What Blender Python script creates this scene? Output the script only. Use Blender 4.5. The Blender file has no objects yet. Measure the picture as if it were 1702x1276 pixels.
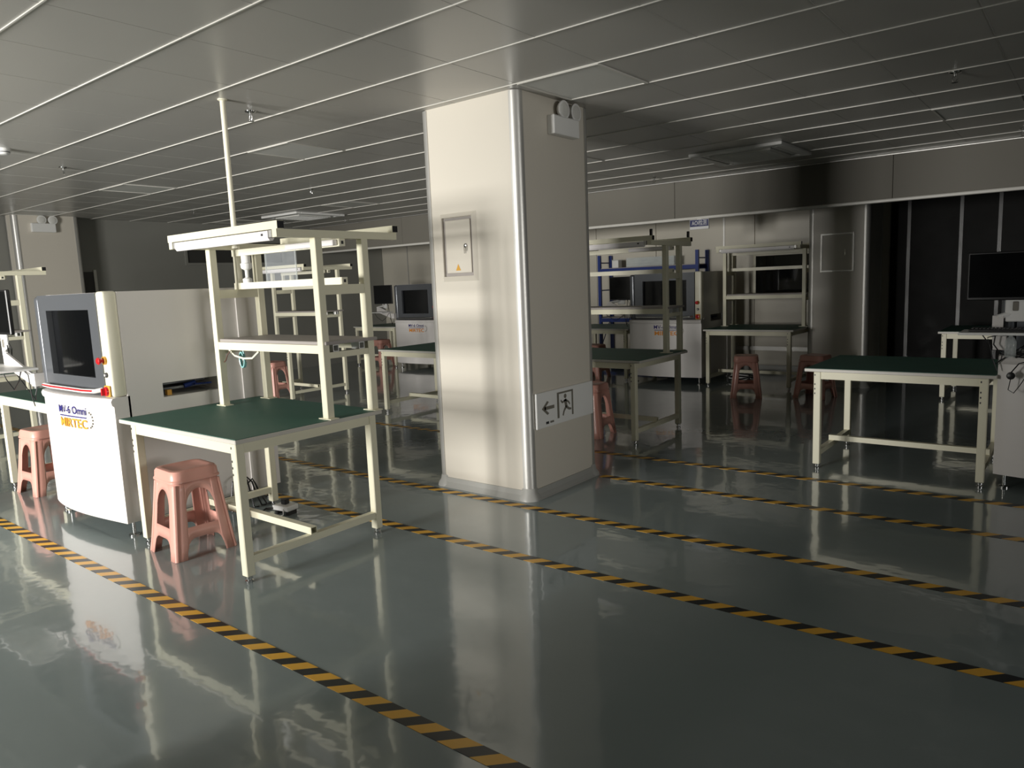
import bpy, bmesh, math, random
from mathutils import Vector, Matrix, noise

random.seed(7)
S = bpy.context.scene
C = S.collection

# ---------------------------------------------------------------- camera
CAM = Vector((0, 0, 1.5))
YAW, PITCH, ROLL, FPX = math.radians(-38.609), math.radians(-7.885), math.radians(2.36), 1214.6
_f = Vector((math.sin(YAW) * math.cos(PITCH), math.cos(YAW) * math.cos(PITCH), math.sin(PITCH)))
_r = Vector((math.cos(YAW), -math.sin(YAW), 0))
_d = _f.cross(_r)
_r2 = math.cos(ROLL) * _r + math.sin(ROLL) * _d
_d2 = -math.sin(ROLL) * _r + math.cos(ROLL) * _d
cam = bpy.data.cameras.new('camera')
cam.sensor_fit = 'HORIZONTAL'; cam.sensor_width = 36; cam.lens = FPX / 1702 * 36
cam.clip_start = 0.05; cam.clip_end = 100
cob = bpy.data.objects.new('camera', cam); C.objects.link(cob)
m = Matrix.Identity(4)
for i, v in enumerate((_r2, -_d2, -_f)):
    m[0][i], m[1][i], m[2][i] = v
m.translation = CAM
cob.matrix_world = m
S.camera = cob

def proj(p):
    q = Vector(p) - CAM
    z = q.dot(_f)
    if z < 0.05: return None
    return 851 + FPX * q.dot(_r2) / z, 638 + FPX * q.dot(_d2) / z

# ---------------------------------------------------------------- world, light, exposure
W = bpy.data.worlds.new('overcast_sky'); S.world = W; W.use_nodes = True
bg = W.node_tree.nodes['Background']
bg.inputs[0].default_value = (0.95, 0.98, 1.0, 1); bg.inputs[1].default_value = 0.6
WIN_Y = -5.5
WINS = [(-6.3, -5.1), (-4.9, -3.8)]
ADDED_RWIN = (1.0, 4.2)      # unseen window added to the right hand wall for fill light (y range)
XR = 6.0
WZ0, WZ1 = 0.4, 2.35
for a, b in WINS:       # daylight entering through each window opening
    L = bpy.data.lights.new('window_or_fill_light', 'AREA'); L.shape = 'RECTANGLE'
    L.size = b - a; L.size_y = WZ1 - WZ0; L.energy = 180 * (b - a); L.color = (1.0, 0.975, 0.925)
    L.spread = math.radians(84)
    o = bpy.data.objects.new('window_or_fill_light', L); C.objects.link(o)
    o.location = ((a + b) / 2, WIN_Y + 0.02, (WZ0 + WZ1) / 2); o.rotation_euler = (math.radians(90), 0, math.radians(8))   # turned left to keep light off the far right, no blinds exist
L = bpy.data.lights.new('window_or_fill_light', 'AREA'); L.shape = 'RECTANGLE'  # weak fill light added at the right wall to brighten right-facing sides
L.size = ADDED_RWIN[1] - ADDED_RWIN[0]; L.size_y = 1.3; L.energy = 26; L.color = (1.0, 0.975, 0.925); L.spread = math.radians(60)
o = bpy.data.objects.new('window_or_fill_light', L); C.objects.link(o)
o.location = (XR - 0.02, sum(ADDED_RWIN) / 2, 1.55); o.rotation_euler = (math.radians(90), 0, math.radians(90))
S.view_settings.view_transform = 'Standard'; S.view_settings.look = 'None'
S.view_settings.gamma = 1.0; S.view_settings.use_curve_mapping = False
S.view_settings.exposure = -0.42
S.cycles.use_denoising = True
S.cycles.max_bounces = 8; S.cycles.diffuse_bounces = 4; S.cycles.glossy_bounces = 4
S.cycles.transmission_bounces = 6; S.cycles.transparent_max_bounces = 8
S.cycles.sample_clamp_indirect = 4.0
S.cycles.caustics_reflective = False; S.cycles.caustics_refractive = False

# ---------------------------------------------------------------- materials
MATS = {}
def srgb(r, g, b):
    f = lambda c: (c / 255 / 12.92) if c / 255 <= 0.04045 else ((c / 255 + 0.055) / 1.055) ** 2.4
    return (f(r), f(g), f(b), 1)
def mat(name, col, rough=0.5, metal=0.0, spec=0.5, var=0.06, scale=6.0, stretch=(1, 1, 1), bump=0.0, bscale=40.0, coat=0.0, rvar=0.05, emis=0):
    m = bpy.data.materials.new(name); m.use_nodes = True
    nt = m.node_tree; N = nt.nodes; K = nt.links
    b = N['Principled BSDF']
    b.inputs['Metallic'].default_value = metal
    b.inputs['Specular IOR Level'].default_value = spec
    b.inputs['Coat Weight'].default_value = coat
    b.inputs['Coat Roughness'].default_value = 0.08
    tc = N.new('ShaderNodeTexCoord'); mp = N.new('ShaderNodeMapping'); mp.inputs['Scale'].default_value = stretch
    K.new(tc.outputs['Object'], mp.inputs['Vector'])
    nz = N.new('ShaderNodeTexNoise'); nz.inputs['Scale'].default_value = scale; nz.inputs['Detail'].default_value = 4
    K.new(mp.outputs[0], nz.inputs['Vector'])
    mx = N.new('ShaderNodeMix'); mx.data_type = 'RGBA'
    lo = tuple(c * (1 - var) for c in col[:3]) + (1,); hi = tuple(min(1, c * (1 + var)) for c in col[:3]) + (1,)
    mx.inputs['A'].default_value = lo; mx.inputs['B'].default_value = hi
    K.new(nz.outputs['Fac'], mx.inputs['Factor']); K.new(mx.outputs['Result'], b.inputs['Base Color'])
    mr = N.new('ShaderNodeMapRange'); mr.inputs['To Min'].default_value = max(0.01, rough - rvar); mr.inputs['To Max'].default_value = min(1, rough + rvar)
    K.new(nz.outputs['Fac'], mr.inputs['Value']); K.new(mr.outputs[0], b.inputs['Roughness'])
    if bump:
        n2 = N.new('ShaderNodeTexNoise'); n2.inputs['Scale'].default_value = bscale; n2.inputs['Detail'].default_value = 3
        K.new(mp.outputs[0], n2.inputs['Vector'])
        bp = N.new('ShaderNodeBump'); bp.inputs['Strength'].default_value = bump; bp.inputs['Distance'].default_value = 0.01
        K.new(n2.outputs['Fac'], bp.inputs['Height']); K.new(bp.outputs[0], b.inputs['Normal'])
    MATS[name] = m
    return m
mat('ceiling_panel', srgb(184, 182, 177), 0.32, spec=0.5, var=0.04, scale=2)
mat('seam_white', srgb(216, 214, 207), 0.35)
mat('wall_panel', srgb(196, 191, 178), 0.34, spec=0.5, var=0.03, scale=1.5)
mat('column_panel', srgb(216, 210, 198), 0.36, spec=0.5, var=0.02, scale=1.2)
mat('aluminium', srgb(200, 199, 195), 0.38, metal=0.6, var=0.04, stretch=(1, 1, 0.05))
mat('cove_grey', srgb(168, 168, 164), 0.4)
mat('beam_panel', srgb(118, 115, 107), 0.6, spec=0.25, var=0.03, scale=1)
mat('dark_glass', srgb(14, 15, 15), 0.05, spec=0.6, var=0.2, rvar=0.02)
mat('end_wall_grey', srgb(140, 140, 134), 0.45, var=0.03, scale=1.2)
mat('tinted_panel', srgb(20, 20, 19), 0.45, spec=0.05, var=0.15)
mat('dark_wall', srgb(60, 60, 57), 0.5, var=0.1)
mat('ivory_steel', srgb(228, 224, 200), 0.42, var=0.04, scale=3)
mat('machine_white', srgb(222, 218, 215), 0.4, var=0.02, scale=2)
mat('machine_cream', srgb(238, 234, 214), 0.35, var=0.02)
mat('machine_grey', srgb(112, 115, 120), 0.28, metal=0.5, var=0.015, scale=2, rvar=0.02)
mat('black_plastic', srgb(24, 24, 26), 0.4, var=0.15)
mat('screen_black', srgb(10, 11, 13), 0.12, var=0.1)
mat('green_mat', srgb(52, 96, 84), 0.55, var=0.06, scale=5)
mat('edge_board', srgb(206, 202, 194), 0.4)
mat('shelf_grey', srgb(160, 154, 150), 0.5, var=0.06)
mat('pink_plastic', srgb(222, 164, 150), 0.33, var=0.03, scale=4, coat=0.15)
mat('chrome', srgb(220, 220, 220), 0.12, metal=1.0, var=0.03)
mat('white_plastic', srgb(236, 236, 234), 0.35, var=0.02)
mat('lamp_white', srgb(240, 236, 236), 0.3, var=0.02)
mat('diffuser', srgb(215, 215, 210), 0.45, var=0.02)
mat('red_plastic', srgb(200, 30, 36), 0.3)
mat('yellow_plastic', srgb(214, 160, 60), 0.4)
mat('blue_steel', srgb(26, 50, 120), 0.4)
mat('sign_blue', srgb(24, 34, 92), 0.4, var=0.03)
mat('print_navy', srgb(40, 36, 110), 0.5)
mat('print_orange', srgb(232, 150, 50), 0.5)
mat('print_grey', srgb(120, 116, 106), 0.5)
mat('print_white', srgb(235, 235, 235), 0.5)
mat('print_dark', srgb(50, 50, 52), 0.5)
mat('teal_tube', srgb(150, 205, 205), 0.2, var=0.05)
mat('paper', srgb(225, 225, 222), 0.6)
mat('brown_cord', srgb(90, 60, 45), 0.5)
def clear(name, tint, amount):
    m = bpy.data.materials.new(name); m.use_nodes = True; nt = m.node_tree; N = nt.nodes; K = nt.links
    b = N['Principled BSDF']; b.inputs['Base Color'].default_value = tint; b.inputs['Roughness'].default_value = 0.08
    t = N.new('ShaderNodeBsdfTransparent'); mx = N.new('ShaderNodeMixShader')
    nz = N.new('ShaderNodeTexNoise'); nz.inputs['Scale'].default_value = 5
    mr = N.new('ShaderNodeMapRange'); mr.inputs['To Min'].default_value = amount * 0.7; mr.inputs['To Max'].default_value = amount * 1.3
    K.new(nz.outputs['Fac'], mr.inputs['Value']); K.new(mr.outputs[0], mx.inputs['Fac'])
    K.new(t.outputs[0], mx.inputs[1]); K.new(b.outputs[0], mx.inputs[2])
    K.new(mx.outputs[0], N['Material Output'].inputs['Surface'])
    MATS[name] = m
clear('clear_acrylic', (0.75, 0.8, 0.85, 1), 0.11)
clear('clear_bottle', (0.8, 0.85, 0.85, 1), 0.35)

def floor_material():
    m = bpy.data.materials.new('epoxy_floor'); m.use_nodes = True; nt = m.node_tree; N = nt.nodes; K = nt.links
    b = N['Principled BSDF']
    tc = N.new('ShaderNodeTexCoord')
    n1 = N.new('ShaderNodeTexNoise'); n1.inputs['Scale'].default_value = 0.9; n1.inputs['Detail'].default_value = 5
    K.new(tc.outputs['Object'], n1.inputs['Vector'])
    mx = N.new('ShaderNodeMix'); mx.data_type = 'RGBA'
    mx.inputs['A'].default_value = srgb(130, 141, 141); mx.inputs['B'].default_value = srgb(142, 153, 153)
    K.new(n1.outputs['Fac'], mx.inputs['Factor']); K.new(mx.outputs['Result'], b.inputs['Base Color'])
    n2 = N.new('ShaderNodeTexNoise'); n2.inputs['Scale'].default_value = 2.6; n2.inputs['Detail'].default_value = 6; n2.inputs['Distortion'].default_value = 1.2
    K.new(tc.outputs['Object'], n2.inputs['Vector'])
    mr = N.new('ShaderNodeMapRange'); mr.inputs['To Min'].default_value = 0.07; mr.inputs['To Max'].default_value = 0.19
    K.new(n2.outputs['Fac'], mr.inputs['Value']); K.new(mr.outputs[0], b.inputs['Roughness'])
    n3 = N.new('ShaderNodeTexNoise'); n3.inputs['Scale'].default_value = 6; n3.inputs['Detail'].default_value = 2
    K.new(tc.outputs['Object'], n3.inputs['Vector'])
    bp = N.new('ShaderNodeBump'); bp.inputs['Strength'].default_value = 0.2; bp.inputs['Distance'].default_value = 0.007
    K.new(n3.outputs['Fac'], bp.inputs['Height']); K.new(bp.outputs[0], b.inputs['Normal'])
    b.inputs['Specular IOR Level'].default_value = 0.5
    b.inputs['Coat Weight'].default_value = 0.6; b.inputs['Coat Roughness'].default_value = 0.035; K.new(bp.outputs[0], b.inputs['Coat Normal'])
    MATS['epoxy_floor'] = m
floor_material()

def tape_material():
    m = bpy.data.materials.new('hazard_tape'); m.use_nodes = True; nt = m.node_tree; N = nt.nodes; K = nt.links
    b = N['Principled BSDF']; b.inputs['Roughness'].default_value = 0.35
    tc = N.new('ShaderNodeTexCoord'); sp = N.new('ShaderNodeSeparateXYZ'); K.new(tc.outputs['Object'], sp.inputs[0])
    s = N.new('ShaderNodeMath'); s.operation = 'SUBTRACT'; K.new(sp.outputs[0], s.inputs[0]); K.new(sp.outputs[1], s.inputs[1])
    d = N.new('ShaderNodeMath'); d.operation = 'DIVIDE'; d.inputs[1].default_value = 0.1455; K.new(s.outputs[0], d.inputs[0])
    fr = N.new('ShaderNodeMath'); fr.operation = 'FRACT'; K.new(d.outputs[0], fr.inputs[0])
    gt = N.new('ShaderNodeMath'); gt.operation = 'GREATER_THAN'; gt.inputs[1].default_value = 0.5; K.new(fr.outputs[0], gt.inputs[0])
    nz = N.new('ShaderNodeTexNoise'); nz.inputs['Scale'].default_value = 9; nz.inputs['Detail'].default_value = 5
    K.new(tc.outputs['Object'], nz.inputs['Vector'])
    ye = N.new('ShaderNodeMix'); ye.data_type = 'RGBA'; ye.inputs['A'].default_value = srgb(226, 168, 52); ye.inputs['B'].default_value = srgb(240, 186, 66)
    K.new(nz.outputs['Fac'], ye.inputs['Factor'])
    mx = N.new('ShaderNodeMix'); mx.data_type = 'RGBA'; mx.inputs['B'].default_value = srgb(26, 28, 30)
    K.new(gt.outputs[0], mx.inputs['Factor']); K.new(ye.outputs['Result'], mx.inputs['A']); K.new(mx.outputs['Result'], b.inputs['Base Color'])
    MATS['hazard_tape'] = m
tape_material()

# ---------------------------------------------------------------- mesh helpers
class MB:
    def __init__(s): s.v = []; s.f = []
    def quad(s, *p):
        n = len(s.v); s.v += [tuple(q) for q in p]; s.f.append(tuple(range(n, n + len(p)))); return s
    def box(s, x0, x1, y0, y1, z0, z1):
        n = len(s.v)
        s.v += [(x0, y0, z0), (x1, y0, z0), (x1, y1, z0), (x0, y1, z0), (x0, y0, z1), (x1, y0, z1), (x1, y1, z1), (x0, y1, z1)]
        s.f += [tuple(n + i for i in q) for q in ((3, 2, 1, 0), (4, 5, 6, 7), (0, 1, 5, 4), (1, 2, 6, 5), (2, 3, 7, 6), (3, 0, 4, 7))]
        return s
    def rbox(s, x0, x1, y0, y1, z0, z1, r=0.01, seg=2):
        bm = bmesh.new(); bmesh.ops.create_cube(bm, size=1)
        for v in bm.verts: v.co = Vector(((x0 + x1) / 2 + v.co.x * (x1 - x0), (y0 + y1) / 2 + v.co.y * (y1 - y0), (z0 + z1) / 2 + v.co.z * (z1 - z0)))
        bmesh.ops.bevel(bm, geom=bm.edges[:], offset=r, segments=seg, affect='EDGES', profile=0.5)
        return s.add_bm(bm)
    def add_bm(s, bm):
        n = len(s.v); bm.verts.index_update(); s.v += [tuple(v.co) for v in bm.verts]
        s.f += [tuple(n + v.index for v in f.verts) for f in bm.faces]; bm.free(); return s
    def prism(s, pts, a, b, axis='z'):
        """extrude 2D polygon pts between a and b along axis"""
        def P(p, t):
            return {'z': (p[0], p[1], t), 'y': (p[0], t, p[1]), 'x': (t, p[0], p[1])}[axis]
        n = len(s.v); k = len(pts)
        s.v += [P(p, a) for p in pts] + [P(p, b) for p in pts]
        s.f += [tuple(n + i for i in range(k)), tuple(n + k + i for i in reversed(range(k)))]
        for i in range(k):
            j = (i + 1) % k; s.f.append((n + i, n + k + i, n + k + j, n + j))
        return s
    def tube(s, path, r, n=8, closed=False):
        path = [Vector(p) for p in path]; base = len(s.v); up = Vector((0, 0, 1)); k = len(path); prev = None
        for i, p in enumerate(path):
            a = path[(i - 1) % k] if (closed or i) else p; b = path[(i + 1) % k] if (closed or i < k - 1) else p
            t = (b - a).normalized()
            if prev is None:
                u = t.cross(up if abs(t.z) < 0.95 else Vector((1, 0, 0))).normalized()
            else:
                u = (prev - t * prev.dot(t)).normalized()
            prev = u; w = t.cross(u)
            rr = r[i] if isinstance(r, (list, tuple)) else r
            s.v += [tuple(p + rr * (math.cos(2 * math.pi * j / n) * u + math.sin(2 * math.pi * j / n) * w)) for j in range(n)]
        for i in range(k if closed else k - 1):
            i2 = (i + 1) % k
            for j in range(n):
                j2 = (j + 1) % n
                s.f.append((base + i * n + j, base + i * n + j2, base + i2 * n + j2, base + i2 * n + j))
        if not closed:
            s.f.append(tuple(base + j for j in reversed(range(n)))); s.f.append(tuple(base + (k - 1) * n + j for j in range(n)))
        return s
    def cyl(s, p, q, r, n=16): return s.tube([p, q], r, n)
    def lathe(s, prof, c=(0, 0, 0), n=16, axis='z'):
        base = len(s.v); c = Vector(c)
        for (r, h) in prof:
            for j in range(n):
                a = 2 * math.pi * j / n; x, y = r * math.cos(a), r * math.sin(a)
                d = {'z': (x, y, h), 'y': (x, h, -y), 'x': (h, x, y)}[axis]
                s.v.append(tuple(c + Vector(d)))
        for i in range(len(prof) - 1):
            for j in range(n):
                j2 = (j + 1) % n
                s.f.append((base + i * n + j, base + i * n + j2, base + (i + 1) * n + j2, base + (i + 1) * n + j))
        s.f.append(tuple(base + j for j in reversed(range(n)))); k = len(prof) - 1
        s.f.append(tuple(base + k * n + j for j in range(n)))
        return s
    def hollow(s, a, b, w, h, t, axis='x', c=(0, 0)):
        """open square tube"""
        for (u0, u1, v0, v1) in ((-w / 2, w / 2, h / 2 - t, h / 2), (-w / 2, w / 2, -h / 2, -h / 2 + t), (-w / 2, -w / 2 + t, -h / 2 + t, h / 2 - t), (w / 2 - t, w / 2, -h / 2 + t, h / 2 - t)):
            if axis == 'x': s.box(a, b, c[0] + u0, c[0] + u1, c[1] + v0, c[1] + v1)
            else: s.box(c[0] + u0, c[0] + u1, a, b, c[1] + v0, c[1] + v1)
        return s
    def mesh(s, name, material, smooth=False, fix=True):
        me = bpy.data.meshes.new(name); me.from_pydata(s.v, [], s.f)
        if fix:
            bm = bmesh.new(); bm.from_mesh(me); bmesh.ops.recalc_face_normals(bm, faces=bm.faces[:]); bm.to_mesh(me); bm.free()
        me.materials.append(MATS[material])
        if smooth:
            for p in me.polygons: p.use_smooth = True
            me.set_sharp_from_angle(angle=math.radians(38))
        return me
    def build(s, name, material, parent=None, smooth=False, label=None, loc=None):
        o = bpy.data.objects.new(name, s.mesh(name, material, smooth)); C.objects.link(o)
        if parent: o.parent = parent
        if loc: o.location = loc
        if label: o['label'] = label
        return o
def inst(me, name, parent, loc=(0, 0, 0)):
    o = bpy.data.objects.new(name, me); C.objects.link(o); o.parent = parent; o.location = loc; return o
def empty(name, loc, rz=0):
    o = bpy.data.objects.new(name, None); C.objects.link(o); o.location = loc; o.rotation_euler = (0, 0, rz)
    o.empty_display_size = 0.1; return o
def tag(o, label, cat, group=None):
    o['label'] = label; o['category'] = cat
    if group: o['group'] = group
    return o
def struct(o): o['kind'] = 'structure'; return o
def children(o): return [c for c in C.objects if c.parent == o]
def copy_tree(o, parent=None):
    c = o.copy(); C.objects.link(c); c.parent = parent
    for ch in children(o): copy_tree(ch, c)
    return c
def text_mesh(body, size, name, material, parent, fmap, width=None, bold=0.0):
    """flat print: text laid on a surface through fmap(u, v) -> local xyz"""
    cu = bpy.data.curves.new('t', 'FONT'); cu.body = body; cu.size = size; cu.offset = bold; cu.resolution_u = 3
    t = bpy.data.objects.new('t', cu); C.objects.link(t)
    bpy.context.view_layer.update()
    me = bpy.data.meshes.new_from_object(t.evaluated_get(bpy.context.evaluated_depsgraph_get()))
    bpy.data.objects.remove(t); bpy.data.curves.remove(cu)
    me.name = name
    if len(me.vertices):
        x0 = min(v.co.x for v in me.vertices); x1 = max(v.co.x for v in me.vertices)
        k = width / (x1 - x0) if width else 1
        for v in me.vertices: v.co = Vector(fmap((v.co.x - x0) * k, v.co.y))
    me.materials.clear(); me.materials.append(MATS[material])
    o = bpy.data.objects.new(name, me); C.objects.link(o); o.parent = parent
    return o

# ================================================================ SETTING
XL, YB, YF, ZC = -12.2, WIN_Y, 10.95, 2.73
fl = struct(MB().box(XL - 0.2, XR + 0.2, YB - 0.2, YF + 0.2, -0.06, 0).build('floor', 'epoxy_floor'))
ce = struct(MB().box(XL - 0.2, XR + 0.2, YB - 0.2, YF + 0.2, ZC + 0.012, ZC + 0.1).build('ceiling', 'dark_wall'))

# ceiling grid
GX0, GDX = -2.30, 0.60
GY0, GDY = 1.345, 0.6125
LED = [(-5.9, 3.795), (-8.9, 3.795), (-2.9, 3.795), (-11.9, 3.795), (-8.9, 6.8575), (-11.9, 6.8575), (-1.1, 6.8575), (-4.7, 6.245)]
def led_cell(x, y): return any(abs(x - a) < 0.1 and abs(y - b) < 0.1 for a, b in LED)
AC = [(-3.35, 7.2), (-10.72, 7.1)]
def ac_cell(x0, x1, y0, y1): return False
cells = []
xs = sorted([GX0 + GDX * k for k in range(-17, 14)])
ys = sorted([GY0 + GDY * k for k in range(-12, 13)])
for x in xs:
    for y in ys:
        x0, x1, y0, y1 = max(x, XL), min(x + GDX, XR), max(y, YB), min(y + GDY, 9.1)
        if x1 - x0 < 0.03 or y1 - y0 < 0.03 or led_cell(x, y): continue
        pr = [proj((a, b, ZC)) for a, b in ((x0, y0), (x1, y0), (x1, y1), (x0, y1))]
        area = 0
        if all(pr):
            cx_, cy_ = sum(p[0] for p in pr) / 4, sum(p[1] for p in pr) / 4
            if -120 < cx_ < 1820 and -90 < cy_ < 420:
                area = abs(sum(pr[i][0] * pr[(i + 1) % 4][1] - pr[(i + 1) % 4][0] * pr[i][1] for i in range(4))) / 2
        cells.append((area, x0, x1, y0, y1))
cells.sort(reverse=True)
pm = {}
rest = MB()
g = 0.0015
for k, (ar, x0, x1, y0, y1) in enumerate(cells):
    if ar > 0 and k < 285:
        key = (round(x1 - x0, 3), round(y1 - y0, 3))
        if key not in pm:
            w, h = key
            pm[key] = MB().rbox(g, w - g, g, h - g, 0, 0.012, 0.002, 1).mesh('ceiling_panel', 'ceiling_panel')
        inst(pm[key], 'ceiling_panel', ce, (x0, y0, ZC))
    else:
        rest.box(x0 + g, x1 - g, y0 + g, y1 - g, ZC, ZC + 0.012)
rest.box(XL, XR, 9.5, YF, ZC, ZC + 0.012)
o = rest.build('ceiling_panels_beyond', 'ceiling_panel', ce); o['kind'] = 'stuff'
for k, y in enumerate(ys):
    if y < YB + .1: continue
    MB().box(XL, XR, y - 0.004, y + 0.004, ZC - 0.005, ZC + 0.001).build('seam_strip', 'seam_white', ce)

for k, x in enumerate(xs):
    if x < XL + 0.05 or x > 1.5: continue
    MB().box(x - 0.0025, x + 0.0025, YB, 9.1, ZC - 0.001, ZC + 0.001).build('cross_seam', 'ceiling_panel', ce)
# walls
def plain_wall(name, x0, x1, y0, y1, z0, z1, material='wall_panel'):
    return struct(MB().box(x0, x1, y0, y1, z0, z1).build(name, material))
# window wall behind the camera, with openings
bw = MB(); bw.box(XL, XR, YB - 0.2, YB, 0, WZ0).box(XL, XR, YB - 0.2, YB, WZ1, ZC + 0.01)
xx = XL
for a, b in WINS: bw.box(xx, a, YB - 0.2, YB, WZ0, WZ1); xx = b
bw.box(xx, XR, YB - 0.2, YB, WZ0, WZ1)
struct(bw.build('wall_back', 'wall_panel'))
for k, (a, b) in enumerate(WINS):
    w = struct(MB().box(a, b, YB - 0.19, YB - 0.13, WZ0, WZ0 + 0.05).box(a, b, YB - 0.19, YB - 0.13, WZ1 - 0.05, WZ1).box(a, a + 0.05, YB - 0.19, YB - 0.13, WZ0, WZ1).box(b - 0.05, b, YB - 0.19, YB - 0.13, WZ0, WZ1).build('window_%d' % (k + 1), 'aluminium'))
    MB().box((a + b) / 2 - 0.025, (a + b) / 2 + 0.025, YB - 0.18, YB - 0.14, WZ0 + 0.05, WZ1 - 0.05).build('mullion', 'aluminium', w)
plain_wall('wall_light_blocker', -2.5, -2.4, YB, 0.55, 0, ZC + 0.01)  # unseen wall added to block window light from the right side
wr = MB().box(XR, XR + 0.15, YB - 0.2, YF + 0.15, 0, 0.9).box(XR, XR + 0.15, YB - 0.2, YF + 0.15, 2.2, ZC + 0.01).box(XR, XR + 0.15, YB - 0.2, ADDED_RWIN[0], 0.9, 2.2).box(XR, XR + 0.15, ADDED_RWIN[1], YF + 0.15, 0.9, 2.2)
struct(wr.build('wall_right', 'wall_panel'))
w = struct(MB().box(XR + 0.08, XR + 0.13, ADDED_RWIN[0], ADDED_RWIN[1], 0.9, 0.95).box(XR + 0.08, XR + 0.13, ADDED_RWIN[0], ADDED_RWIN[1], 2.15, 2.2).box(XR + 0.08, XR + 0.13, ADDED_RWIN[0], ADDED_RWIN[0] + 0.05, 0.95, 2.15).box(XR + 0.08, XR + 0.13, ADDED_RWIN[1] - 0.05, ADDED_RWIN[1], 0.95, 2.15).build('window_5', 'aluminium'))  # frame for the added fill light opening, out of view
# left end wall
wl = plain_wall('wall_left', XL - 0.15, XL, YB - 0.2, YF + 0.15, 0, ZC + 0.01, 'end_wall_grey')
d = struct(MB().box(XL, XL + 0.012, 4.74, 4.98, 0, 1.93).build('door_1', 'dark_wall'))
MB().box(XL, XL + 0.03, 4.98, 5.02, 0, 1.96).build('door_jamb', 'seam_white', d)
w = struct(MB().box(XL, XL + 0.01, 6.52, 8.4, 2.06, 2.42).build('window_3', 'dark_wall'))
fr = MB().box(XL, XL + 0.03, 6.48, 6.52, 2.02, 2.46).box(XL, XL + 0.03, 8.4, 8.44, 2.02, 2.46).box(XL, XL + 0.03, 6.52, 8.4, 2.02, 2.06).box(XL, XL + 0.03, 6.52, 8.4, 2.42, 2.46)
fr.build('window_frame', 'end_wall_grey', w)
# far wall: panels with joints, glass window
wf = plain_wall('wall_front', XL - 0.15, XR + 0.15, YF, YF + 0.15, 0, ZC + 0.01)
def wpanel(x0, x1, z0=0.12, z1=ZC, material='wall_panel'):
    return MB().rbox(x0 + 0.004, x1 - 0.004, YF - 0.02, YF, z0, z1, 0.003, 1).build('wall_panel', material, wf)
for x0, x1 in ((-12.2, -11.4), (-11.4, -10.2), (-10.2, -9.05), (-9.05, -7.9), (-7.9, -6.75), (-6.75, -5.62), (-5.62, -4.47)): wpanel(x0, x1)
wpanel(-4.47, -4.0); wpanel(-4.0, -2.9, 0.12, 1.14); wpanel(-4.0, -2.9, 1.76, ZC)
for x in (-11.4, -4.47):
    MB().box(x - 0.012, x + 0.012, YF - 0.035, YF - 0.018, 0.1, ZC).build('joint_strip', 'aluminium', wf)
MB().box(-4.44, -2.9, YF - 0.05, YF - 0.02, 0.34, 0.40).build('wall_rail', 'aluminium', wf)
MB().box(XL, -2.2, YF - 0.03, YF, 0, 0.12).build('wall_cove', 'cove_grey', wf)
w = struct(MB().box(-3.98, -2.92, YF - 0.012, YF - 0.004, 1.16, 1.74).build('window_4', 'dark_glass'))
MB().box(-4.02, -3.98, YF - 0.03, YF, 1.13, 1.78).build('window_frame', 'machine_cream', w)
MB().box(-3.98, -2.9, YF - 0.03, YF, 1.13, 1.16).build('window_sill', 'machine_cream', w)
MB().box(-3.98, -2.9, YF - 0.03, YF, 1.745, 1.775).build('window_head', 'machine_cream', w)
# dark tinted partition to the right of the far column
for x0, x1 in ((-2.18, -1.95), (-1.95, -1.36), (-1.36, -0.95), (-0.95, 0.3), (0.3, 1.5), (1.5, 2.6), (2.6, 6.0)):
    MB().box(x0 + 0.01, x1 - 0.01, YF - 0.02, YF - 0.005, 0.05, ZC).build('glass_panel', 'tinted_panel', wf)
for x in (-1.95, -1.36, -0.95, 0.3, 1.5): MB().box(x - 0.02, x + 0.02, YF - 0.03, YF, 0, ZC).build('partition_post', 'black_plastic', wf)

# bulkhead beam across the far bay
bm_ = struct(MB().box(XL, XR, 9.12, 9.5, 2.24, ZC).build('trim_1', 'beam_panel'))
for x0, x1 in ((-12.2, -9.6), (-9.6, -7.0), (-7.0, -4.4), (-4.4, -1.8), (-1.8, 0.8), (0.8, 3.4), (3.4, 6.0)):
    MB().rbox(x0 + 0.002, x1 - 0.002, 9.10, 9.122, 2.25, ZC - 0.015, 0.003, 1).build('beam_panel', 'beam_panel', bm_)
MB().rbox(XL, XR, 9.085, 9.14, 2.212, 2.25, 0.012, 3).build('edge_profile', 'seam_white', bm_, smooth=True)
MB().box(XL, XR, 9.092, 9.112, ZC - 0.014, ZC - 0.004).build('ceiling_bead', 'aluminium', bm_)

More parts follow.
